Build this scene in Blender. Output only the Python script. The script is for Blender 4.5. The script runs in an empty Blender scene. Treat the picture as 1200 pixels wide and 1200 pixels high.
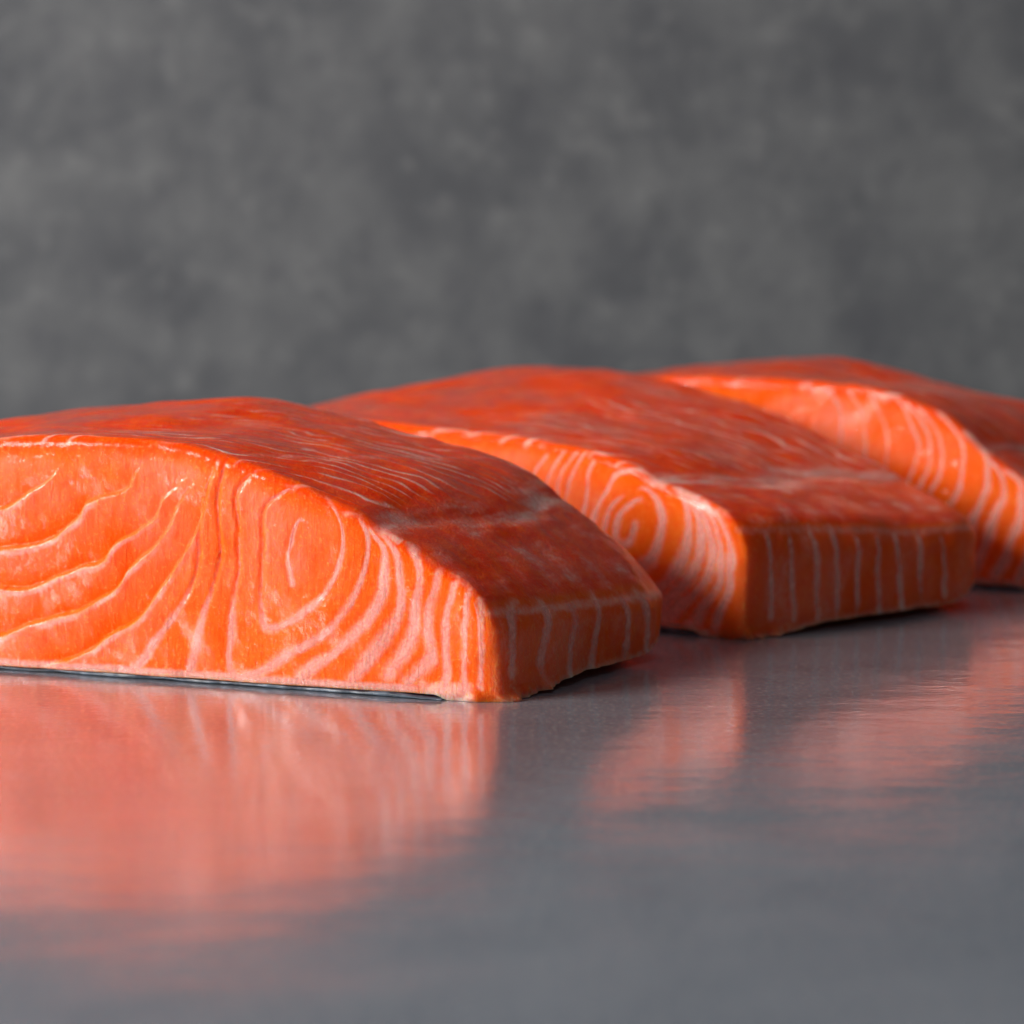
import bpy, math, random
import numpy as np

# ---------------------------------------------------------------- camera, world, lights, exposure
sc = bpy.context.scene
col = sc.collection
R = math.radians

cam_d = bpy.data.cameras.new('camera')
cam = bpy.data.objects.new('camera', cam_d)
col.objects.link(cam)
cam.location = (0, 0, 0.0638)
cam.rotation_euler = (R(90 - 6.07), 0, 0)
cam_d.lens = 85
cam_d.sensor_width = 36
cam_d.clip_start = 0.01
cam_d.clip_end = 20
cam_d.dof.use_dof = True
cam_d.dof.focus_distance = 0.352
cam_d.dof.aperture_fstop = 19
sc.camera = cam

world = bpy.data.worlds.new('World')
sc.world = world
world.use_nodes = True
bg = world.node_tree.nodes['Background']
bg.inputs[0].default_value = (0.80, 0.90, 1.0, 1)
bg.inputs[1].default_value = 0.085


def area(name, loc, target, size, power, color):
    d = bpy.data.lights.new(name, 'AREA')
    d.shape = 'RECTANGLE'
    d.size, d.size_y = size
    d.energy = power
    d.color = color
    o = bpy.data.objects.new(name, d)
    col.objects.link(o)
    o.location = loc
    v = [t - l for t, l in zip(target, loc)]
    import mathutils
    o.rotation_euler = mathutils.Vector(v).to_track_quat('-Z', 'Y').to_euler()
    return o


# one soft window-like key from the left and a little in front, low over the table
area('key_softbox', (-1.00, -0.11, 0.49), (0.0, 0.40, 0.02), (0.46, 0.46), 23.0, (1.0, 0.97, 0.93))
# weak cool overhead softbox behind the set: gives the wet tops their grey sheen
area('overhead_softbox', (0.15, 0.45, 1.1), (0.05, 0.42, 0.0), (0.6, 0.4), 0.9, (0.86, 0.93, 1.0))

sc.view_settings.view_transform = 'Standard'
sc.view_settings.look = 'None'
sc.view_settings.exposure = 0.0
sc.view_settings.gamma = 1.0
sc.view_settings.use_curve_mapping = False
sc.render.engine = 'CYCLES'
sc.cycles.use_denoising = True
sc.cycles.max_bounces = 8


# ---------------------------------------------------------------- node helpers
def new_mat(name):
    m = bpy.data.materials.new(name)
    m.use_nodes = True
    nt = m.node_tree
    return m, nt, nt.nodes['Principled BSDF']


class N:
    def __init__(s, nt):
        s.nt = nt

    def add(s, t, **kw):
        n = s.nt.nodes.new(t)
        for k, v in kw.items():
            setattr(n, k, v)
        return n

    def put(s, sock, v):
        if hasattr(v, 'is_output'):
            s.nt.links.new(v, sock)
        elif v is not None:
            sock.default_value = v

    def math(s, op, a, b=None, c=None, clamp=False):
        n = s.add('ShaderNodeMath', operation=op, use_clamp=clamp)
        for i, v in enumerate((a, b, c)):
            if v is not None:
                s.put(n.inputs[i], v)
        return n.outputs[0]

    def noise(s, vec, scale, detail=3, rough=0.55, dist=0.0):
        n = s.add('ShaderNodeTexNoise')
        s.put(n.inputs['Vector'], vec)
        n.inputs['Scale'].default_value = scale
        n.inputs['Detail'].default_value = detail
        n.inputs['Roughness'].default_value = rough
        n.inputs['Distortion'].default_value = dist
        return n.outputs['Fac']

    def mapping(s, vec, scale=(1, 1, 1), rot=(0, 0, 0)):
        n = s.add('ShaderNodeMapping')
        s.put(n.inputs['Vector'], vec)
        n.inputs['Scale'].default_value = scale
        n.inputs['Rotation'].default_value = rot
        return n.outputs[0]

    def mix(s, f, a, b):
        n = s.add('ShaderNodeMix', data_type='RGBA')
        s.put(n.inputs[0], f)
        for sock, v in ((n.inputs[6], a), (n.inputs[7], b)):
            s.put(sock, v if hasattr(v, 'is_output') else (*v, 1))
        return n.outputs[2]

    def rng(s, v, a, b, c=0.0, d=1.0, smooth=True):
        n = s.add('ShaderNodeMapRange')
        n.interpolation_type = 'SMOOTHSTEP' if smooth else 'LINEAR'
        s.put(n.inputs[0], v)
        for i, x in enumerate((a, b, c, d)):
            n.inputs[i + 1].default_value = x
        return n.outputs[0]

    def bump(s, h, strength, dist, normal=None):
        n = s.add('ShaderNodeBump')
        n.inputs['Strength'].default_value = strength
        n.inputs['Distance'].default_value = dist
        s.put(n.inputs['Height'], h)
        if normal is not None:
            s.put(n.inputs['Normal'], normal)
        return n.outputs[0]

    def attr(s, name):
        n = s.add('ShaderNodeAttribute')
        n.attribute_name = name
        return n.outputs['Fac']

    def objco(s):
        return s.add('ShaderNodeTexCoord').outputs['Object']


# ---------------------------------------------------------------- materials
def salmon_material(name, sss, alpha=False):
    m, nt, p = new_mat(name)
    n = N(nt)
    co = n.objco()
    fat, deep, top, pale = (n.attr(k) for k in ('fat', 'deep', 'top', 'pale'))
    grain = n.noise(co, 2100, 3, 0.65)
    mid = n.noise(co, 420, 4, 0.6)
    big = n.noise(co, 75, 3, 0.5)
    fibre = n.noise(n.mapping(co, (1400, 900, 320), (0, R(28), 0)), 1.0, 3, 0.6, 0.6)
    # muscle: orange, varied to coral
    c = n.mix(n.rng(big, 0.35, 0.7), (0.95, 0.114, 0.0006), (0.95, 0.144, 0.0015))
    c = n.mix(n.math('MULTIPLY', n.rng(mid, 0.5, 0.75), 0.2), c, (0.93, 0.17, 0.012))
    fine = n.noise(co, 900, 4, 0.65)
    c = n.mix(n.math('MULTIPLY', n.rng(fine, 0.50, 0.30), 0.55), c, (0.93, 0.060, 0.0003))
    c = n.mix(n.math('MULTIPLY', n.rng(fine, 0.52, 0.72), 0.35), c, (0.95, 0.19, 0.012))
    pf = n.math('MULTIPLY', pale, n.rng(fibre, 0.30, 0.75, 0.45, 1.0))
    c = n.mix(n.math('MULTIPLY', pf, 0.9), c, (0.94, 0.26, 0.18))  # lip highlights and wet haze are painted here as paler flesh
    c = n.mix(n.math('MULTIPLY', deep, 0.9), c, (0.95, 0.112, 0.0002))  # groove shading and rim glow mixed in as saturated orange
    # membrane side: redder
    tr = n.mix(n.rng(mid, 0.35, 0.7), (0.86, 0.030, 0.001), (0.95, 0.070, 0.002))
    c = n.mix(n.math('MULTIPLY', top, 0.95), c, tr)
    # fat
    wob = n.math('MULTIPLY', n.math('SUBTRACT', n.noise(co, 1100, 3, 0.6), 0.5), 0.55)
    ff = n.rng(n.math('ADD', fat, n.math('MULTIPLY', wob, n.rng(fat, 0.0, 0.35))), 0.10, 0.95)
    fc = n.mix(n.rng(grain, 0.3, 0.7), (0.90, 0.33, 0.26), (0.92, 0.50, 0.43))
    c = n.mix(ff, c, fc)
    spk = n.math('MULTIPLY', n.math('MULTIPLY', n.rng(grain, 0.52, 0.70), n.rng(top, 0, 1, 1, 0.3)), n.rng(fibre, .36, .62, .05, .8))
    c = n.mix(spk, c, (0.95, 0.30, 0.07))
    n.put(p.inputs['Base Color'], c)
    p.inputs['Subsurface Weight'].default_value = sss
    p.inputs['Subsurface Radius'].default_value = (1.0, 0.22, 0.07)
    p.inputs['Subsurface Scale'].default_value = 0.0028
    p.inputs['IOR'].default_value = 1.42
    n.put(p.inputs['Roughness'], n.rng(mid, 0.3, 0.7, 0.30, 0.48))
    n.put(p.inputs['Coat Weight'], n.math('MULTIPLY', n.rng(big, 0.36, 0.60, 0.10, 0.95), n.rng(deep, 0.0, 0.9, 1.0, 0.38)))
    p.inputs['Specular IOR Level'].default_value = 0.05
    p.inputs['Coat Roughness'].default_value = 0.07
    p.inputs['Coat IOR'].default_value = 1.45
    h = n.math('ADD', n.math('MULTIPLY', grain, 0.5), n.math('MULTIPLY', fibre, 0.9))
    nrm = n.bump(h, 1.0, 0.00024)
    nrm = n.bump(mid, 0.16, 0.0003, nrm)
    n.put(p.inputs['Normal'], nrm)
    n.put(p.inputs['Coat Normal'], n.bump(mid, 0.35, 0.0007, n.bump(fine, 0.16, 0.0003)))
    if alpha:
        # fat soaks into the muscle: the strip thins out to nothing at its borders
        n.put(p.inputs['Alpha'], n.math('MULTIPLY', n.rng(n.math('ADD', n.attr('edge'), n.math('MULTIPLY', wob, 1.5)), 0.05, 0.95), n.rng(mid, .35, .65, .32, .74)))
    return m


def skin_material():
    m, nt, p = new_mat('salmon_skin')
    n = N(nt)
    co = n.objco()
    v = n.noise(co, 260, 4, 0.6)
    n.put(p.inputs['Base Color'], n.mix(n.rng(v, 0.35, 0.65), (0.02, 0.028, 0.04), (0.11, 0.14, 0.18)))
    p.inputs['Roughness'].default_value = 0.32
    n.put(p.inputs['Normal'], n.bump(v, 0.4, 0.0004))
    return m


def table_material():
    m, nt, p = new_mat('grey_tabletop')
    n = N(nt)
    co = n.objco()
    cloud = n.noise(co, 45, 6, 0.65, 0.4)
    streak = n.noise(n.mapping(co, (40, 260, 40)), 1.0, 4, 0.6)
    grain = n.noise(co, 1300, 2, 0.6)
    c = n.mix(n.rng(cloud, 0.3, 0.7), (0.34, 0.385, 0.46), (0.43, 0.475, 0.55))
    c = n.mix(n.math('MULTIPLY', n.rng(grain, 0.48, 0.70), 0.85), c, (0.72, 0.72, 0.72))
    n.put(p.inputs['Base Color'], c)
    p.inputs['IOR'].default_value = 1.6
    p.inputs['Metallic'].default_value = 0.66
    r = n.math('ADD', n.rng(cloud, 0.3, 0.7, 0.09, 0.15), n.math('MULTIPLY', streak, 0.05))
    n.put(p.inputs['Roughness'], r)
    nrm = n.bump(grain, 0.20, 0.0001)
    nrm = n.bump(n.noise(n.mapping(co, (24, 46, 30)), 1.0, 5, 0.62), 0.22, 0.0012, nrm)
    n.put(p.inputs['Normal'], nrm)
    return m


def wall_material():
    m, nt, p = new_mat('grey_plaster')
    n = N(nt)
    ad = n.add('ShaderNodeVectorMath', operation='ADD')
    n.put(ad.inputs[0], n.objco())
    ad.inputs[1].default_value = (3.37, 0.4, 1.71)
    co = ad.outputs[0]
    a = n.noise(co, 26, 8, 0.68, 0.2)
    b = n.noise(co, 90, 6, 0.7)
    c = n.mix(n.rng(a, 0.32, 0.68), (0.074, 0.076, 0.083), (0.125, 0.127, 0.130))
    c = n.mix(n.math('MULTIPLY', n.rng(b, 0.52, 0.68), 0.5), c, (0.18, 0.18, 0.18))
    c = n.mix(n.math('MULTIPLY', n.rng(b, 0.47, 0.30), 0.5), c, (0.065, 0.065, 0.075))
    n.put(p.inputs['Base Color'], c)
    p.inputs['Roughness'].default_value = 0.85
    n.put(p.inputs['Normal'], n.bump(b, 0.4, 0.002))
    return m


M_FLESH = salmon_material('salmon_flesh', 0.9)
M_FAT = salmon_material('salmon_fat', 0.0, True)
M_SKIN = skin_material()
M_TABLE = table_material()
M_WALL = wall_material()


# ---------------------------------------------------------------- mesh helpers
def mesh_np(name, verts, quads, mat, parent=None, attrs=None, tris=None, smooth=True):
    verts = np.asarray(verts, np.float32)
    quads = np.asarray(quads, np.int32).reshape(-1, 4)
    tris = np.zeros((0, 3), np.int32) if tris is None else np.asarray(tris, np.int32).reshape(-1, 3)
    me = bpy.data.meshes.new(name)
    nq, ntri = len(quads), len(tris)
    me.vertices.add(len(verts))
    me.vertices.foreach_set('co', verts.ravel())
    me.loops.add(nq * 4 + ntri * 3)
    me.loops.foreach_set('vertex_index', np.concatenate([quads.ravel(), tris.ravel()]).astype(np.int32))
    me.polygons.add(nq + ntri)
    st = np.concatenate([np.arange(nq) * 4, nq * 4 + np.arange(ntri) * 3]).astype(np.int32)
    me.polygons.foreach_set('loop_start', st)
    me.update(calc_edges=True)
    me.validate()
    me.polygons.foreach_set('use_smooth', np.full(len(me.polygons), smooth))
    for k, v in (attrs or {}).items():
        a = me.attributes.new(k, 'FLOAT', 'POINT')
        a.data.foreach_set('value', np.asarray(v, np.float32))
    me.materials.append(mat)
    o = bpy.data.objects.new(name, me)
    col.objects.link(o)
    o.parent = parent
    return o


def smooth(x, a, b):
    t = np.clip((x - a) / (b - a), 0, 1)
    return t * t * (3 - 2 * t)


def vnoise(p, seed=0):
    """value noise in n dimensions on array (..., d), about -1..1"""
    p = np.asarray(p, float)
    i = np.floor(p).astype(np.int64)
    fr = p - i
    fr = fr * fr * (3 - 2 * fr)
    d = p.shape[-1]
    K = np.array([374761393, 668265263, 1274126177], np.int64)[:d]
    out = 0
    for c in range(1 << d):
        o = np.array([(c >> k) & 1 for k in range(d)])
        h = ((i + o) * K).sum(-1) + seed * 974711
        h = (h ^ (h >> 13)) * 1103515245 & 0x7fffffff
        h = (h ^ (h >> 11)) * 134775813 & 0x7fffffff
        v = ((h >> 8) & 0xffff) / 32767.5 - 1
        wgt = 1
        for k in range(d):
            wgt = wgt * (fr[..., k] if o[k] else 1 - fr[..., k])
        out = out + wgt * v
    return out


def fbm(p, oct=3, seed=0):
    p = np.asarray(p, float)
    s, a = 0, 1
    for k in range(oct):
        s = s + a * vnoise(p * 2 ** k + 17.3 * k, seed + k)
        a *= 0.5
    return s


def spline(pts, step=0.045):
    """Catmull-Rom through 2D points, resampled"""
    P = np.asarray(pts, float)
    Q = np.vstack([2 * P[0] - P[1], P, 2 * P[-1] - P[-2]])
    out = []
    for k in range(1, len(Q) - 2):
        a, b, c, d = Q[k - 1:k + 3]
        n = max(2, int(np.linalg.norm(c - b) / step))
        for t in np.arange(n) / n:
            out.append(.5 * (2 * b + (c - a) * t + (2 * a - 5 * b + 4 * c - d) * t * t + (3 * b - a - 3 * c + d) * t ** 3))
    out.append(Q[-2])
    return np.array(out)


def dist_poly(X, Y, L):
    """distance, side sign and position along to a polyline, evaluated near it only"""
    D = np.full(X.shape, 9.0)
    S = np.zeros(X.shape)
    T = np.zeros(X.shape)
    pad = 1.3
    m = (X > L[:, 0].min() - pad) & (X < L[:, 0].max() + pad) & (Y > L[:, 1].min() - pad) & (Y < L[:, 1].max() + pad)
    x, y = X[m], Y[m]
    bd = np.full(x.shape, 9.0)
    bs = np.zeros(x.shape)
    bt = np.zeros(x.shape)
    for k in range(len(L) - 1):
        a, e = L[k], L[k + 1] - L[k]
        l2 = e @ e + 1e-12
        dx, dy = x - a[0], y - a[1]
        t = np.clip((dx * e[0] + dy * e[1]) / l2, 0, 1)
        qx, qy = dx - t * e[0], dy - t * e[1]
        dd = np.hypot(qx, qy)
        w = dd < bd
        bd[w] = dd[w]
        bs[w] = np.sign(e[0] * dy - e[1] * dx)[w]
        bt[w] = ((k + t) / (len(L) - 1))[w]
    D[m], S[m], T[m] = bd, bs, bt
    return D, S, T


# ---------------------------------------------------------------- the setting
def slab(name, x0, x1, y0, y1, z0, z1, mat):
    v = [(x, y, z) for x in (x0, x1) for y in (y0, y1) for z in (z0, z1)]
    q = [(0, 1, 3, 2), (4, 6, 7, 5), (0, 4, 5, 1), (2, 3, 7, 6), (0, 2, 6, 4), (1, 5, 7, 3)]
    o = mesh_np(name, v, q, mat, smooth=False)
    o['kind'] = 'structure'
    return o


slab('tabletop', -1.3, 1.3, -0.45, 0.78, -0.03, 0.0, M_TABLE)
slab('wall', -1.6, 1.6, 0.782, 0.86, -0.4, 1.5, M_WALL)


# ---------------------------------------------------------------- salmon fillets
# Local frame of a fillet, centimetres: u runs along the big cut face away from the near corner,
# w runs into the depth of the slice, z up. Cut-face patterns are given as (u, z).
STEPS = [
    [(10.6, 2.3), (9.4, 2.38), (8.3, 2.49), (7.84, 2.6), (7.48, 2.83), (7.18, 3.1), (7.0, 3.24)],
    [(11.5, 1.7), (9.6, 1.8), (8.32, 1.87), (7.65, 1.93), (7.2, 2.1), (6.84, 2.38), (6.64, 2.6), (6.25, 2.74), (5.95, 2.88), (5.75, 3.1), (5.56, 3.28), (5.34, 3.37)],
    [(11.5, 1.1), (9.6, 1.18), (8.33, 1.23), (7.67, 1.27), (6.91, 1.55), (6.46, 1.79), (6.11, 2.06), (5.77, 2.25), (5.47, 2.47), (5.33, 2.73), (5.08, 2.96), (4.79, 3.22), (4.55, 3.42)],
    [(10.0, 0.2), (9.2, 0.35), (8.35, 0.48), (7.53, 0.75), (6.88, 0.95), (6.47, 1.2), (6.08, 1.44), (5.83, 1.68), (5.48, 2.0), (5.26, 2.31), (5.06, 2.7), (4.77, 3.05), (4.46, 3.4)],
    [(7.45, 0.07), (6.89, 0.32), (6.19, 0.69), (5.7, 0.96), (5.45, 1.23), (5.32, 1.45), (5.05, 1.81), (4.76, 2.33), (4.66, 2.8), (4.51, 3.19), (4.29, 3.43)]]
LINES1 = [
    [(6.01, 0.03), (5.71, 0.26), (5.41, 0.63), (5.21, 0.85), (4.97, 1.21), (4.77, 1.65), (4.72, 1.91), (4.71, 2.42), (4.58, 2.93), (4.39, 3.36)],
    [(4.91, 0.03), (4.88, 0.18), (4.81, 0.4), (4.69, 0.84), (4.54, 1.32), (4.41, 1.75), (4.36, 2.01), (4.38, 2.43), (4.37, 2.85), (4.27, 3.28), (4.22, 3.43)],
    [(3.62, 3.25), (3.83, 3.21), (4.02, 2.99), (4.07, 2.7), (4.03, 2.4), (4.03, 2.11), (4.03, 1.85), (4.11, 1.42), (4.19, 1.0), (4.24, 0.57), (4.24, 0.31), (4.13, 0.14), (3.84, 0.2), (3.47, 0.4), (3.09, 0.63), (2.72, 0.86), (2.4, 1.13), (2.17, 1.44), (2.03, 1.78), (1.96, 2.11), (1.98, 2.36), (2.07, 2.56), (2.2, 2.76)],
    [(3.02, 3.05), (3.3, 2.95), (3.58, 2.76), (3.66, 2.5), (3.66, 2.12), (3.67, 1.7), (3.69, 1.28), (3.67, 0.98), (3.55, 0.92), (3.23, 1.05), (2.95, 1.23), (2.67, 1.5), (2.48, 1.8), (2.39, 2.09), (2.37, 2.39), (2.43, 2.67), (2.61, 2.87), (2.80, 2.99)],
    [(1.80, 2.44), (1.62, 2.33), (1.45, 2.22)],  # short strip drawn as fat for a whitish wet highlight
    [(2.90, 2.50), (2.99, 2.56), (3.12, 2.42), (3.20, 2.2), (3.23, 1.95), (3.21, 1.72), (3.16, 1.52)],
    [(1.98, 2.53), (1.85, 2.32), (1.69, 2.12), (1.67, 1.79), (1.74, 1.46), (1.9, 1.16), (2.17, 0.9), (2.54, 0.58), (2.91, 0.31), (3.19, 0.05)],
    [(1.76, 2.45), (1.67, 2.29), (1.49, 2.05), (1.45, 1.72), (1.43, 1.39), (1.54, 1.06), (1.77, 0.75), (2.04, 0.44), (2.36, 0.09)],
    [(1.49, 2.38), (1.36, 2.26), (1.18, 1.98), (1.14, 1.65), (1.21, 1.24), (1.27, 0.9), (1.5, 0.56), (1.77, 0.15)],
    [(0.85, 1.96), (0.89, 1.67), (0.98, 1.33), (1.01, 1.0), (1.03, 0.63), (1.23, 0.37), (1.5, 0.14)],
    [(0.61, 1.8), (0.7, 1.39), (0.74, 1.02), (0.77, 0.64), (0.81, 0.31), (0.92, 0.1)],
    [(0.43, 1.73), (0.41, 1.36), (0.43, 1.03), (0.48, 0.54), (0.48, 0.04)],
    [(0.28, 1.6), (0.19, 1.3), (0.19, 0.89), (0.21, 0.47), (0.26, 0.14)]]
SIDE1 = [
    [(0.8, 1.45), (0.51, 1.2), (0.4, 0.84), (0.43, 0.4)], [(1.44, 1.45), (1.36, 1.04), (1.14, 0.53), (1.1, 0.15)],
    [(2.1, 1.4), (2.1, 0.99), (1.95, 0.54), (1.87, 0.15)], [(2.82, 1.36), (2.78, 0.86), (2.7, 0.52), (2.58, 0.15)],
    [(3.44, 1.26), (3.57, 0.85), (3.58, 0.31), (3.53, 0.12)], [(4.1, 1.11), (4.22, 0.66), (4.25, 0.2)]]
LINES2 = [
    [(1.95, 2.3), (2.23, 2.21), (2.5, 1.99), (2.62, 1.69), (2.53, 1.47), (2.34, 1.51), (2.22, 1.77), (2.13, 1.97)],
    [(3.25, 0.45), (3.15, 1.0), (3.09, 1.51), (3.06, 1.95), (2.84, 2.36), (2.59, 2.67), (2.23, 2.77), (1.81, 2.67), (1.5, 2.4)],
    [(4.05, 1.0), (4.0, 1.6), (3.91, 2.1), (3.85, 2.5), (3.53, 2.92), (3.41, 3.05)],
    [(3.85, 0.9), (3.82, 1.5), (3.75, 2.06), (3.59, 2.52), (3.34, 2.93), (3.22, 3.01)],
    [(3.5, 0.7), (3.4, 1.4), (3.28, 2.14), (3.22, 2.59), (3.03, 2.89)],
    [(4.6, 0.9), (4.4, 1.5), (4.23, 2.08), (4.1, 2.54), (3.79, 2.95), (3.66, 3.06)],
    [(1.53, 2.62), (1.14, 2.33), (1.04, 1.96), (1.1, 1.38), (1.38, 0.93), (1.71, 0.71), (2.3, 0.42), (3.0, 0.2)],
    [(2.22, 2.42), (1.92, 2.44), (1.66, 2.19), (1.59, 1.76), (1.85, 1.26), (2.18, 1.07), (2.75, 0.85), (2.9, 1.2), (2.85, 1.7), (2.7, 2.1), (2.4, 2.36)],
    [(1.07, 2.44), (0.81, 2.14), (0.62, 1.73), (0.58, 1.21), (0.8, 0.82), (1.31, 0.4), (1.8, 0.15)],
    [(0.62, 2.15), (0.36, 1.86), (0.25, 1.46), (0.25, 0.83), (0.51, 0.16)],
    [(0.86, 2.3), (0.55, 1.95), (0.42, 1.4), (0.42, 0.95), (0.75, 0.45), (0.95, 0.12)],
    [(1.30, 2.55), (0.96, 2.22), (0.80, 1.85), (0.82, 1.3), (1.08, 0.88), (1.5, 0.55), (2.2, 0.2)],
    [(5.0, 0.8), (4.8, 1.5), (4.6, 2.2), (4.4, 2.6), (4.1, 3.0)]]
SIDE2 = [
    [(0.71, 1.87), (0.71, 1.09), (0.77, 0.32)], [(1.24, 1.83), (1.24, 1.04), (1.3, 0.26)], [(1.81, 1.79), (1.81, 0.99), (1.87, 0.21)],
    [(2.32, 1.75), (2.32, 0.95), (2.38, 0.16)], [(2.83, 1.68), (2.83, 0.91), (2.9, 0.15)], [(3.35, 1.6), (3.36, 0.86), (3.42, 0.15)],
    [(3.88, 1.5), (3.89, 0.81), (3.96, 0.2)], [(4.47, 1.4), (4.47, 0.76), (4.54, 0.2)], [(5.1, 1.3), (5.15, 0.7), (5.15, 0.3)]]
LINES3 = [
    [(5.06, 3.75), (4.78, 3.45), (4.64, 3.02), (4.7, 2.2), (4.9, 1.4)], [(4.12, 3.66), (3.85, 3.29), (3.71, 2.87), (3.75, 2.0), (4.0, 1.0)],
    [(2.8, 3.4), (2.48, 3.16), (2.15, 2.75), (2.14, 2.21), (2.32, 1.65), (2.7, 0.9), (3.2, 0.3)],
    [(3.59, 3.62), (3.25, 3.25), (3.05, 2.65), (3.17, 2.1), (3.45, 1.4)],
    [(3.13, 3.5), (2.66, 2.91), (2.59, 2.31), (2.77, 1.81), (3.2, 1.1), (3.7, 0.4)],
    [(2.22, 3.05), (1.7, 2.71), (1.57, 2.17), (1.8, 1.38), (2.2, 0.5)],
    [(1.77, 2.72), (1.32, 2.24), (1.3, 1.65), (1.72, 0.65), (2.0, 0.15)],
    [(1.32, 2.38), (0.94, 2.02), (0.98, 1.18), (1.46, 0.13)], [(0.75, 1.79), (0.67, 0.96), (0.96, 0.1)],
    [(0.45, 1.5), (0.4, 0.9), (0.55, 0.1)],
    [(3.4, 3.56), (2.95, 3.1), (2.82, 2.5), (2.95, 1.95), (3.3, 1.25)],
    [(4.6, 3.7), (4.3, 3.35), (4.15, 2.9), (4.2, 2.1), (4.4, 1.2)]]
SIDE3 = [[(w, 1.35), (w + .05, .8), (w + .02, .2)] for w in (0.7, 1.35, 2.0, 2.7, 3.4, 4.1)]


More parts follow.
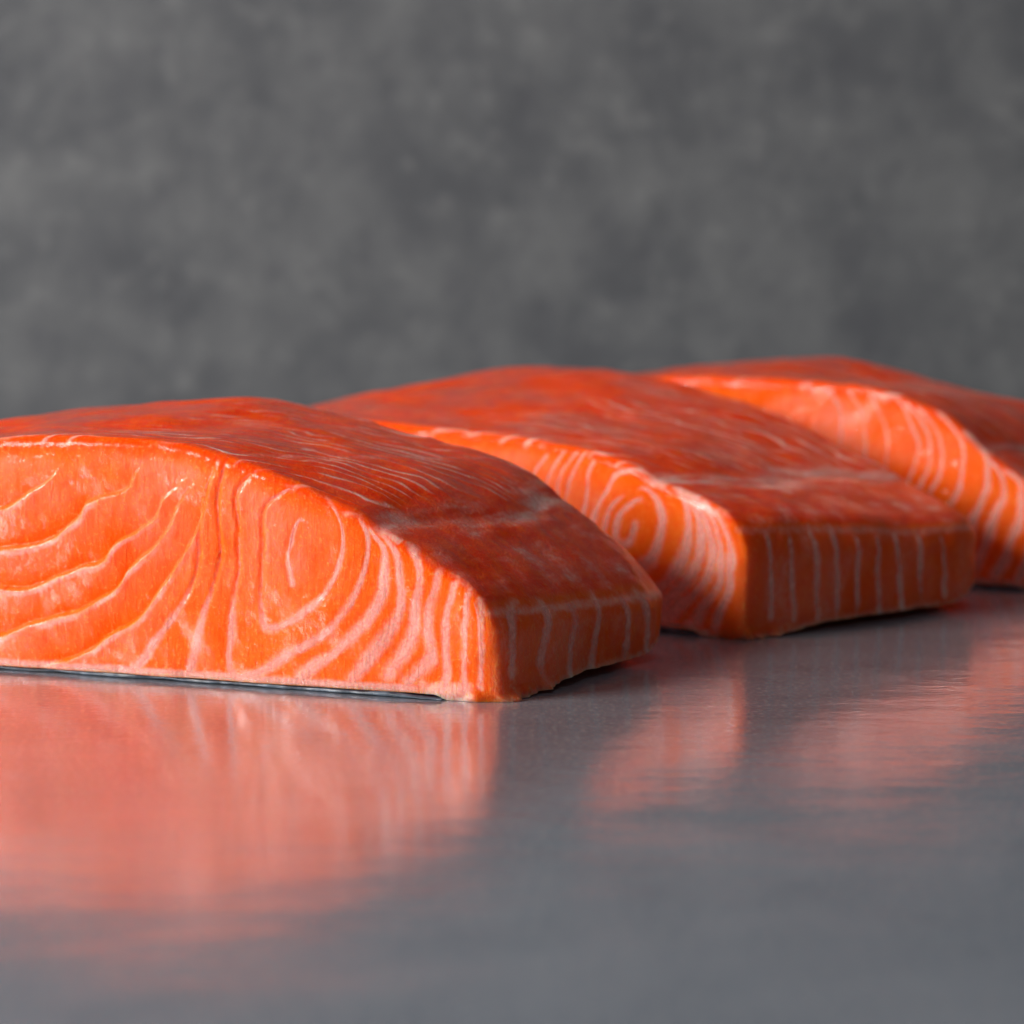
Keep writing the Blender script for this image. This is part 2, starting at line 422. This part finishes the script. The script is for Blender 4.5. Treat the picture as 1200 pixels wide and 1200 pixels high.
class Fillet:
    def __init__(s, label, loc, angle, L, D, shear, front, back, lines, side, steps, res, seed, fatw=1.12, sidew=.11, rim=0.0, crease=1.0):
        s.L, s.D, s.shear, s.seed, s.fatw, s.sidew, s.rim, s.crease = L, D, shear, seed, fatw, sidew, rim, crease
        s.front, s.back = np.array(front), np.array(back)
        s.root = bpy.data.objects.new('salmon_fillet', None)
        col.objects.link(s.root)
        s.root.empty_display_size = 0.02
        s.root.location = loc
        s.root.rotation_euler = (0, 0, R(angle - 180))
        s.root['label'] = label
        s.root['category'] = 'salmon fillet'
        s.root['group'] = 'raw salmon fillets in a row'
        s.lines = [spline(l) for l in lines]
        s.side = [spline(l) for l in side]
        s.steps = [spline(l) for l in steps]
        s.build(res)

    def prof(s, u, P):
        # smooth profile: average of a few shifted linear interpolations
        k = (-.3, -.15, 0, .15, .3)
        return sum(np.interp(np.clip(u + d, 0, None) if d < 0 else u + d, P[:, 0], P[:, 1]) for d in k) / 5

    def ztop(s, u, w):
        t = smooth(w / s.D, -0.15, 1.05)
        return s.prof(u, s.front) * (1 - t) + s.prof(u, s.back) * t

    def zbot(s, u, w):
        lift = 0.13 * smooth(w, .4, 2.2) * (1 - smooth(u, .3, 1.0)) + 0.42 * np.clip((w / s.D - .78) / .22, 0, 1) ** 2 * (1 - smooth(u, 0, 1.2))
        return 0.075 * smooth(u + .12 * np.sin(w * 5), 0.75, 1.0) + lift + 0.004

    def build(s, res):
        L, D = s.L, s.D
        T = 3.5
        us, ws, qs = res
        # lattice coordinates (denser where the picture looks)
        nu, nw, nq = len(us), len(ws), len(qs)
        I, J, K = np.meshgrid(np.arange(nu), np.arange(nw), np.arange(nq), indexing='ij', sparse=True)
        on = (I == 0) | (I == nu - 1) | (J == 0) | (J == nw - 1) | (K == 0) | (K == nq - 1)
        idx = np.full((nu, nw, nq), -1, np.int32)
        ii, jj, kk = np.nonzero(on)
        idx[ii, jj, kk] = np.arange(len(ii))
        u, w, q = us[ii], ws[jj], qs[kk]
        # rounded upper edges
        ru, rw = 0.42, 0.15
        rq = 0.17 + 1.0 * np.exp(-u / .45)
        cu, cw, cq = np.clip(u, ru, L - ru), np.clip(w, rw, D - rw), np.minimum(q, T - rq)
        du, dw, dq = u - cu, w - cw, q - cq
        ln = np.sqrt((du / ru) ** 2 + (dw / rw) ** 2 + (dq / rq) ** 2) + 1e-9
        f = np.minimum(1 / ln, 1.0)
        u, w, q = cu + du * f, cw + dw * f, cq + dq * f
        S = q / T
        zb, zt = s.zbot(u, w), s.ztop(u, w)
        z = zb + S * (zt - zb)
        isf = 1 - smooth(w, 0.06, 0.30)
        iss = 1 - smooth(u, 0.06, 0.30)
        ist = smooth(S * T, T - .30, T - .06)
        fat = np.zeros(len(u))
        deep = np.zeros(len(u))
        pale = np.zeros(len(u))
        dis_w = np.zeros(len(u))
        dis_u = np.zeros(len(u))
        dis_z = np.zeros(len(u))
        # ---- big cut face
        m = w < 0.35
        U, Z = u[m], z[m]
        P2 = np.stack([U, Z], -1)
        warp = 0.03 * fbm(P2 * 2.2, 2, s.seed)
        fa, de, di = np.zeros(len(U)), np.zeros(len(U)), np.zeros(len(U))
        for l in s.lines:
            d, sg, t = dist_poly(U + warp, Z + warp, l)
            hw = s.halfw(U, Z)
            cm = smooth(U, 3.1, 3.7) * smooth(Z, .8, 1.6) * s.crease     # upper flakes meet in creases, not in fat
            cr = np.exp(-(d / .035) ** 2) * cm * smooth(t, 0, .08) * smooth(1 - t, 0, .08)
            de = np.maximum(de, .9 * cr)  # crease shading put into the colour as deep orange
            di = di - .018 * cr + .005 * np.exp(-((d - .09) / .06) ** 2) * cm
            fa = np.maximum(fa, (1 - .65 * cm) * 0.95 * np.exp(-(d / (hw * 1.3)) ** 2 * 0.8) * (.8 + .3 * fbm(P2 * 2.5, 2, s.seed + 12)) * smooth(t, -.02, .06) * smooth(1 - t, -.02, .06))
            di = di - 0.006 * np.exp(-(d / (hw * 2.2)) ** 2)
        pl2 = np.zeros(len(U))
        for l in s.steps:
            d, sg, t = dist_poly(U + warp, Z + warp, l)
            sd = d * sg                                   # + = lower / left side of the step
            fade = smooth(t, 0, .08) * smooth(1 - t, 0, .3) * (.55 + .45 * smooth(U, 4.6, 6.5))
            sdn = -sd                                      # + above the step, - below it
            up = np.where(sdn > 0, np.exp(-sdn / .22), 0)  # the flake above sinks towards the joint
            lo = np.where(sdn <= 0, np.exp(sdn / .35), 0)  # the one below starts with a proud lip
            k = smooth(sdn, -.05, .05)
            di = di + fade * (-0.095 * up * k + 0.068 * lo * (1 - k))
            de = np.maximum(de, fade * np.where(sdn > -.02, np.exp(-(np.maximum(sdn, 0) / .26) ** 1.3), 0))  # shading of the groove above the step, painted deep orange
            pl2 = np.maximum(pl2, fade * np.where(sdn < 0, np.exp(sdn / .30), 0))  # highlight on the lip, painted as a pale band
            fa = np.maximum(fa, 0.80 * fade * np.exp(-((sdn + .07) / .05) ** 2) * (.75 + .5 * fbm(P2 * 3, 2, s.seed + 33)))
        edge = smooth(s.ztop(U, 0 * U) - Z + .08 * fbm(P2 * 1.7, 2, s.seed + 6), .08, .42)      # translucent glow below the ridge, painted as an orange rim
        de = np.maximum(de, (1 - edge) * .85)
        pl = smooth(U, 1.7, 4.2) * smooth(Z, .9, 2.3) * .95 + .10 + .75 * np.exp(-((U - 3.06) / .12) ** 2 - ((Z - 1.98) / .3) ** 2)  # wet haze of the upper face painted pale, plus the pale swirl centre
        pl = np.maximum(pl * (.55 + .5 * fbm(P2 * 1.1, 3, s.seed + 5)), pl2 * .95) * edge * (1 - .6 * de)
        fa = np.maximum(fa, .85 * np.exp(-((Z - .14) / .07) ** 2) * smooth(U, .8, 1.6))
        fa = np.maximum(fa, .8 * smooth(.30 - Z + .15 * fbm(P2 * 4, 2, s.seed + 21), 0, .2) * smooth(U, .25, .5) * (1 - smooth(U, 1.0, 1.5)))
        di = di + 0.016 * fbm(P2 * 1.5, 2, s.seed + 9) + 0.0025 * fbm(P2 * 9, 2, s.seed + 3)
        fat[m] = fa * isf[m]
        deep[m] = de * isf[m]
        pale[m] = np.clip(pl, 0, 1) * isf[m]
        dis_w[m] = di * isf[m]
        # ---- narrow side face
        m = u < 0.35
        W, Z = w[m], z[m]
        fa = np.zeros(len(W))
        P2 = np.stack([W, Z], -1)
        warp = 0.03 * fbm(P2 * 2.5, 2, s.seed + 40)
        for l in s.side:
            d, sg, t = dist_poly(W + warp, Z, l)
            fa = np.maximum(fa, .70 * np.exp(-(d / s.sidew) ** 2 * .8) * (.8 + .6 * fbm(P2 * 2, 2, s.seed + 44)))
        crease = s.ztop(0 * W, W)
        fa = np.maximum(fa, .55 * np.exp(-((Z - crease + .10) / .10) ** 2))
        fa = np.maximum(fa, .45 * np.exp(-((Z - s.zbot(0 * W, W)) / .10) ** 2))
        fa = np.maximum(fa, .16 + .16 * fbm(np.stack([W * 3, Z * 1.2], -1), 3, s.seed + 47))  # faint pinkish sheen over the whole side, painted in the fat colour
        fat[m] = np.maximum(fat[m], fa * iss[m])
        dis_u[m] = (0.022 * fbm(P2 * 2.0, 3, s.seed + 19) - .012 * fa) * iss[m]
        # ---- membrane side (top)
        m = S * T > T - .35
        U, W = u[m], w[m]
        P2 = np.stack([U, W], -1)
        wp = fbm(P2 * .9, 3, s.seed + 60)
        seam = 1.75 + .12 * np.sin(W * 1.3 + s.seed) + .10 * wp
        smear = fbm(np.stack([U * 5, W * 1.2], -1), 3, s.seed + 61)
        fa = .62 * np.exp(-((U - seam) / (.24 + .05 * W)) ** 2) * (.75 + .6 * smear)
        # chevron muscle lines, upper slope
        ph = (W + .34 * U + .26 * wp) / .32
        tri = np.abs((ph % 1) - .5) * 2
        ln1 = smooth(tri, .55, 1.0) * smooth(U, seam + .1, seam + .6) * (1 - smooth(U, 5.5, 9.0) * .6)
        fa = np.maximum(fa, ln1 * np.clip(.52 + .65 * fbm(np.stack([U * 1.1, W * 3.2], -1), 3, s.seed + 62), 0, 1))
        # lower slope: smeared cross lines meeting those of the side face
        ph = (W - .25 * U + .15 * wp) / .68
        tri = np.abs((ph % 1) - .5) * 2
        ln2 = smooth(tri, .1, 1.0) * (1 - smooth(U, seam - .3, seam))
        fa = np.maximum(fa, (.22 + .26 * ln2) * (.6 + .5 * smear) * (1 - smooth(U, seam - .3, seam)))  # base level paints a silvery-pink sheen over this slope as fat
        fa = np.maximum(fa, .5 * np.exp(-((U - .05) / .14) ** 2))
        second = 4.3 - .30 * W + .15 * wp
        fa = np.maximum(fa, .38 * np.exp(-((U - second) / .16) ** 2) * (.6 + .6 * smear))  # fainter band of pale sheen, coloured in through the fat value
        # pale flake ends showing along the front rim
        fa = np.maximum(fa, s.rim * smooth(fbm(np.stack([U * 1.5, W * 2.5], -1), 3, s.seed + 65), .25, .75) * np.exp(-((W - .5) / .35) ** 2) * smooth(U, 4.0, 5.0))
        fat[m] = np.maximum(fat[m], np.clip(fa, 0, .85) * ist[m])
        dis_z[m] = (0.014 * fbm(P2 * 1.3, 2, s.seed + 70) + .012 * ln1 - .035 * np.exp(-((U - seam) / .15) ** 2)) * ist[m]
        top = np.maximum(np.maximum(ist, 0) * (1 - .35 * isf) * (1 - .25 * iss), .55 * iss * (1 - isf))
        # ---- rounded far end of the narrow side, ragged lower hem
        r2 = 1.1
        e = np.clip((w - (D - r2)) / r2, 0, 1)
        dis_u += r2 * (1 - np.sqrt(np.clip(1 - e * e, 0, 1))) * .40 * np.exp(-u / .9)
        hem = (1 - smooth(z, 0.0, .22)) * np.exp(-u / .8)
        dis_w -= hem * isf * .07 * (1 + fbm(np.stack([u * 6, z * 6], -1), 2, s.seed + 80))
        dis_u -= hem * iss * .08 * (1 + fbm(np.stack([w * 6, z * 6], -1), 2, s.seed + 81))
        # ---- to metres in the local frame (x = -u)
        uu = u + dis_u - s.shear * w
        P3 = np.stack([u, w, z], -1)
        keep = smooth(z, .0, .5)
        wobx = .050 * fbm(P3 * .75, 2, s.seed + 101) + .016 * fbm(P3 * 2.6, 2, s.seed + 104)
        woby = .040 * fbm(P3 * .75, 2, s.seed + 102) + .014 * fbm(P3 * 2.6, 2, s.seed + 105)
        wobz = (.045 * fbm(P3 * .70, 2, s.seed + 103) + .007 * fbm(P3 * 2.4, 2, s.seed + 106)) * keep
        V = np.stack([-(uu + wobx), w - dis_w + woby, z + dis_z + wobz], -1) * 0.01
        s.us, s.ws, s.qs, s.T = us, ws, qs, T
        s.V = V
        s.gf = V[idx[:, 0, :]]
        s.gs = V[idx[0, :, :]]
        # ---- quads
        Q = []

        def patch(g, flip):
            a = np.stack([g[:-1, :-1], g[1:, :-1], g[1:, 1:], g[:-1, 1:]], -1).reshape(-1, 4)
            Q.append(a[:, ::-1] if flip else a)
        patch(idx[:, :, -1], True)
        patch(idx[:, :, 0], False)
        patch(idx[:, 0, :], True)
        patch(idx[:, -1, :], False)
        patch(idx[0], False)
        patch(idx[-1], True)
        Q = np.concatenate(Q)
        a, b, c = (V[Q[:, k]] for k in range(3))
        d = V[Q[:, 3]]
        vol = (np.cross(a, b) * c).sum() + (np.cross(a, c) * d).sum()
        if vol < 0:
            Q = Q[:, ::-1]
        s.flesh = mesh_np('flesh', V, Q, M_FLESH, s.root,
                          dict(fat=fat, deep=deep, top=top, pale=pale))
        s.make_fat_lines()
        s.make_skin()

    def halfw(s, U, Z):
        return (0.017 + 0.054 * (1 - smooth(Z, .3, 2.6)) * (1 - .3 * smooth(U, 3.4, 4.2)) * smooth(U, -.2, 1.6)
                + .012 * (1 - smooth(U, 1.5, 2.8))) * s.fatw

    def surf(s, grid, ax, a, zz, u_of, w_of):
        """displaced surface point on a face grid at (along, height)"""
        zb, zt = s.zbot(u_of, w_of), s.ztop(u_of, w_of)
        qv = np.clip((zz - zb) / (zt - zb), 0.002, .97) * s.T
        i = np.clip(np.searchsorted(ax, a) - 1, 0, len(ax) - 2)
        k = np.clip(np.searchsorted(s.qs, qv) - 1, 0, len(s.qs) - 2)
        fa = np.clip((a - ax[i]) / (ax[i + 1] - ax[i]), 0, 1)[..., None]
        fk = np.clip((qv - s.qs[k]) / (s.qs[k + 1] - s.qs[k]), 0, 1)[..., None]
        return (grid[i, k] * (1 - fa) * (1 - fk) + grid[i + 1, k] * fa * (1 - fk) +
                grid[i, k + 1] * (1 - fa) * fk + grid[i + 1, k + 1] * fa * fk)

    def ribbon(s, name, l, hw, face, proud=0.005, peak=1.0):
        tg = np.gradient(l, axis=0)
        tg /= np.linalg.norm(tg, axis=1)[:, None] + 1e-9
        pr = np.stack([-tg[:, 1], tg[:, 0]], -1)
        n = len(l)
        tt = np.linspace(0, 1, n)
        taper = np.clip(np.minimum(tt, 1 - tt) * n * .045 / .25, .12, 1) ** .6
        hw = hw * taper * (1 + .28 * fbm(np.stack([tt * n * .045 * 3.0, tt * 0], -1), 3, s.seed + len(l)))
        T = np.array([-1, -.6, -.25, .25, .6, 1])
        hw = hw * 1.25
        pt = l[:, None, :] + pr[:, None, :] * (T[None, :, None] * hw[:, None, None])
        if face == 'front':
            nrm = np.array([0, -1.0, 0])
            P = s.surf(s.gf, s.us, pt[..., 0], pt[..., 1], pt[..., 0], 0 * pt[..., 0])
        else:
            nrm = np.array([1.0, 0, 0])
            P = s.surf(s.gs, s.ws, pt[..., 0], pt[..., 1], 0 * pt[..., 0], pt[..., 0])
        h = (proud * (1 - T ** 2) + 0.0004) * .01
        top = P + nrm * h[None, :, None]
        bot = (P[:, 1] + P[:, 4]) / 2 - nrm * 0.0007
        nT = len(T)
        V = np.concatenate([top.reshape(-1, 3), bot, top[:, 0] - nrm * 2e-5, top[:, -1] - nrm * 2e-5])
        g = np.arange(n * nT).reshape(n, nT)
        B = n * nT + np.arange(n)
        Lr, Rr = B + n, B + 2 * n
        Q = [np.stack([g[:-1, :-1], g[1:, :-1], g[1:, 1:], g[:-1, 1:]], -1).reshape(-1, 4),
             np.stack([Rr[:-1], Rr[1:], B[1:], B[:-1]], -1),
             np.stack([B[:-1], B[1:], Lr[1:], Lr[:-1]], -1)]
        Q = np.concatenate(Q)
        tr = [(B[e], g[e, k], g[e, k + 1]) if e == 0 else (B[e], g[e, k + 1], g[e, k]) for e in (0, -1) for k in range(nT - 1)]
        tr = np.array(tr)
        a, b, c, d = (V[Q[:, k]] - V[0] for k in range(4))
        if ((np.cross(a, b) * c).sum() + (np.cross(a, c) * d).sum()) < 0:
            Q, tr = Q[:, ::-1], tr[:, ::-1]
        fat = np.concatenate([np.tile(.5 + (peak - .5) * (1 - T ** 2), n), np.full(3 * n, .5)])
        edge = np.concatenate([np.tile((1 - np.abs(T)) ** .8, n) * np.repeat(np.clip(np.minimum(tt, 1 - tt) * n * .045 / .2, 0, 1), nT), np.zeros(3 * n)])
        if face == 'front':
            lu, lz = np.repeat(l[:, 0], nT), np.repeat(l[:, 1], nT)
            edge[:n * nT] *= 1 - .6 * s.crease * smooth(lu, 3.1, 3.7) * smooth(lz, .8, 1.6)
        zero = np.zeros(len(V))
        return mesh_np(name, V, Q, M_FAT, s.flesh, dict(fat=fat, deep=zero, top=zero, pale=zero + .1, edge=edge), tr)

    def make_fat_lines(s):
        for l in s.lines:
            s.ribbon('fat_line', l, s.halfw(l[:, 0], l[:, 1]), 'front')
        for l in s.side:
            s.ribbon('fat_line', l, np.full(len(l), s.sidew), 'side', .003, .85)
        uu = np.arange(1.0, s.L - .3, .08)
        zz = .15 + .02 * vnoise(np.stack([uu * 3, uu * 0], -1), s.seed + 7)
        s.ribbon('fat_layer', np.stack([uu, zz], -1), .055 + .02 * vnoise(np.stack([uu * 2, uu * 0], -1), s.seed + 8), 'front', .006, .95)

    def make_skin(s):
        uu = np.arange(.85, s.L - .1, .08)
        n = len(uu)
        rag = fbm(np.stack([uu * 3, uu * 0], -1), 3, s.seed + 90) * .03
        wf = .01 + rag
        wb = np.full(n, s.D - .1)
        rows = []
        for w_, z_ in ((wf + .05, .006), (wf, .035), (wf + .03, .080), (wb, .080), (wb, .006)):
            zz = z_ + .008 * vnoise(np.stack([uu * 3, uu * 0 + z_ * 9], -1), s.seed + 91)
            zz = np.maximum(zz * (.25 + .75 * smooth(uu, .8, 1.8)) * (1 + .3 * vnoise(np.stack([uu * 1.3, uu * 0], -1), s.seed + 92)), .003)
            rows.append(np.stack([-(uu - s.shear * w_), w_, zz], -1) * .01)
        V = np.stack(rows, 1)
        nT = 5
        g = np.arange(n * nT).reshape(n, nT)
        g2 = np.concatenate([g, g[:, :1]], 1)
        Q = np.stack([g2[:-1, :-1], g2[1:, :-1], g2[1:, 1:], g2[:-1, 1:]], -1).reshape(-1, 4)
        tr = np.array([(g[e, 0], g[e, k], g[e, k + 1]) if e else (g[e, 0], g[e, k + 1], g[e, k]) for e in (0, -1) for k in (1, 2, 3)])
        V = V.reshape(-1, 3)
        a, b, c, d = (V[Q[:, k]] - V[0] for k in range(4))
        if ((np.cross(a, b) * c).sum() + (np.cross(a, c) * d).sum()) < 0:
            Q, tr = Q[:, ::-1], tr[:, ::-1]
        mesh_np('skin', V, Q, M_SKIN, s.root, None, tr)


def axis(parts):
    out = []
    for a, b, n in parts:
        out.append(np.linspace(a, b, n, endpoint=False))
    out.append(np.array([parts[-1][1]]))
    return np.concatenate(out)


T = 3.5
Fillet('thick raw salmon fillet in front with its whole striped cut face brightly lit',
       (-0.0024, 0.3399, 0), 159.15, 11.6, 5.1, .22,
       [(0, 1.35), (.26, 1.66), (.78, 1.9), (1.71, 2.42), (2.39, 2.82), (3.34, 3.16), (4.46, 3.5), (5.17, 3.66), (6.62, 3.62), (8.1, 3.6), (11.6, 3.3)],
       [(0, 1.0), (.5, 1.5), (1.35, 2.15), (2.2, 2.76), (3.1, 3.15), (4.3, 3.41), (5.5, 3.70), (7.05, 3.97), (8.7, 3.91), (10.3, 3.79), (11.6, 3.5)],
       LINES1, SIDE1, STEPS,
       (axis([(0, .4, 36), (.4, 8.6, 420), (8.6, 11.6, 40)]), axis([(0, .4, 30), (.4, 4.5, 115), (4.5, 5.1, 24)]), axis([(0, 3.2, 150), (3.2, 3.5, 22)])), 1)
Fillet('middle raw salmon fillet of the row, partly hidden behind the front one',
       (0.0379, 0.3965, 0), 140, 15.5, 6.4, .17,
       [(0, 1.9), (.56, 2.27), (1.5, 2.56), (2.24, 2.81), (2.9, 2.98), (3.5, 3.09), (4.9, 3.18), (6.2, 3.2), (9, 3.3), (12, 3.1), (14, 2.7), (15.5, 2.1)],
       [(0, 1.5), (.8, 1.85), (1.7, 2.22), (2.6, 2.61), (3.57, 2.97), (4.55, 3.3), (6.6, 3.81), (8.7, 4.06), (11, 4.05), (13.9, 3.5), (15.5, 2.9)],
       LINES2, SIDE2, [[(a + .3, b * .9) for a, b in l] for l in STEPS],
       (axis([(0, .4, 26), (.4, 6, 200), (6, 15.5, 110)]), axis([(0, .4, 22), (.4, 5.8, 122), (5.8, 6.4, 20)]), axis([(0, 3.2, 100), (3.2, 3.5, 16)])), 2, 1.75, .075, .32, .3)
Fillet('farthest raw salmon fillet at the right, cut off by the edge of the picture',
       (0.1047, 0.4527, 0), 148, 13.5, 4.8, .20,
       [(0, 1.4), (.9, 2.2), (1.75, 2.79), (2.5, 3.30), (3.25, 3.58), (4.1, 3.8), (5, 3.85), (6.3, 3.92), (8.7, 3.92), (11, 3.7), (13.5, 3.0)],
       [(0, 1.2), (1.5, 2.2), (2.5, 2.9), (3.4, 3.33), (4.9, 3.56), (6.25, 3.88), (7.8, 4.18), (9.2, 4.06), (11.3, 3.87), (13.5, 3.4)],
       LINES3, SIDE3, [[(a + .6, b * 1.07) for a, b in l] for l in STEPS],
       (axis([(0, .4, 24), (.4, 6.5, 180), (6.5, 13.5, 80)]), axis([(0, .4, 20), (.4, 4.4, 90), (4.4, 4.8, 14)]), axis([(0, 3.2, 90), (3.2, 3.5, 14)])), 3, 1.35, .075, .35, .0)
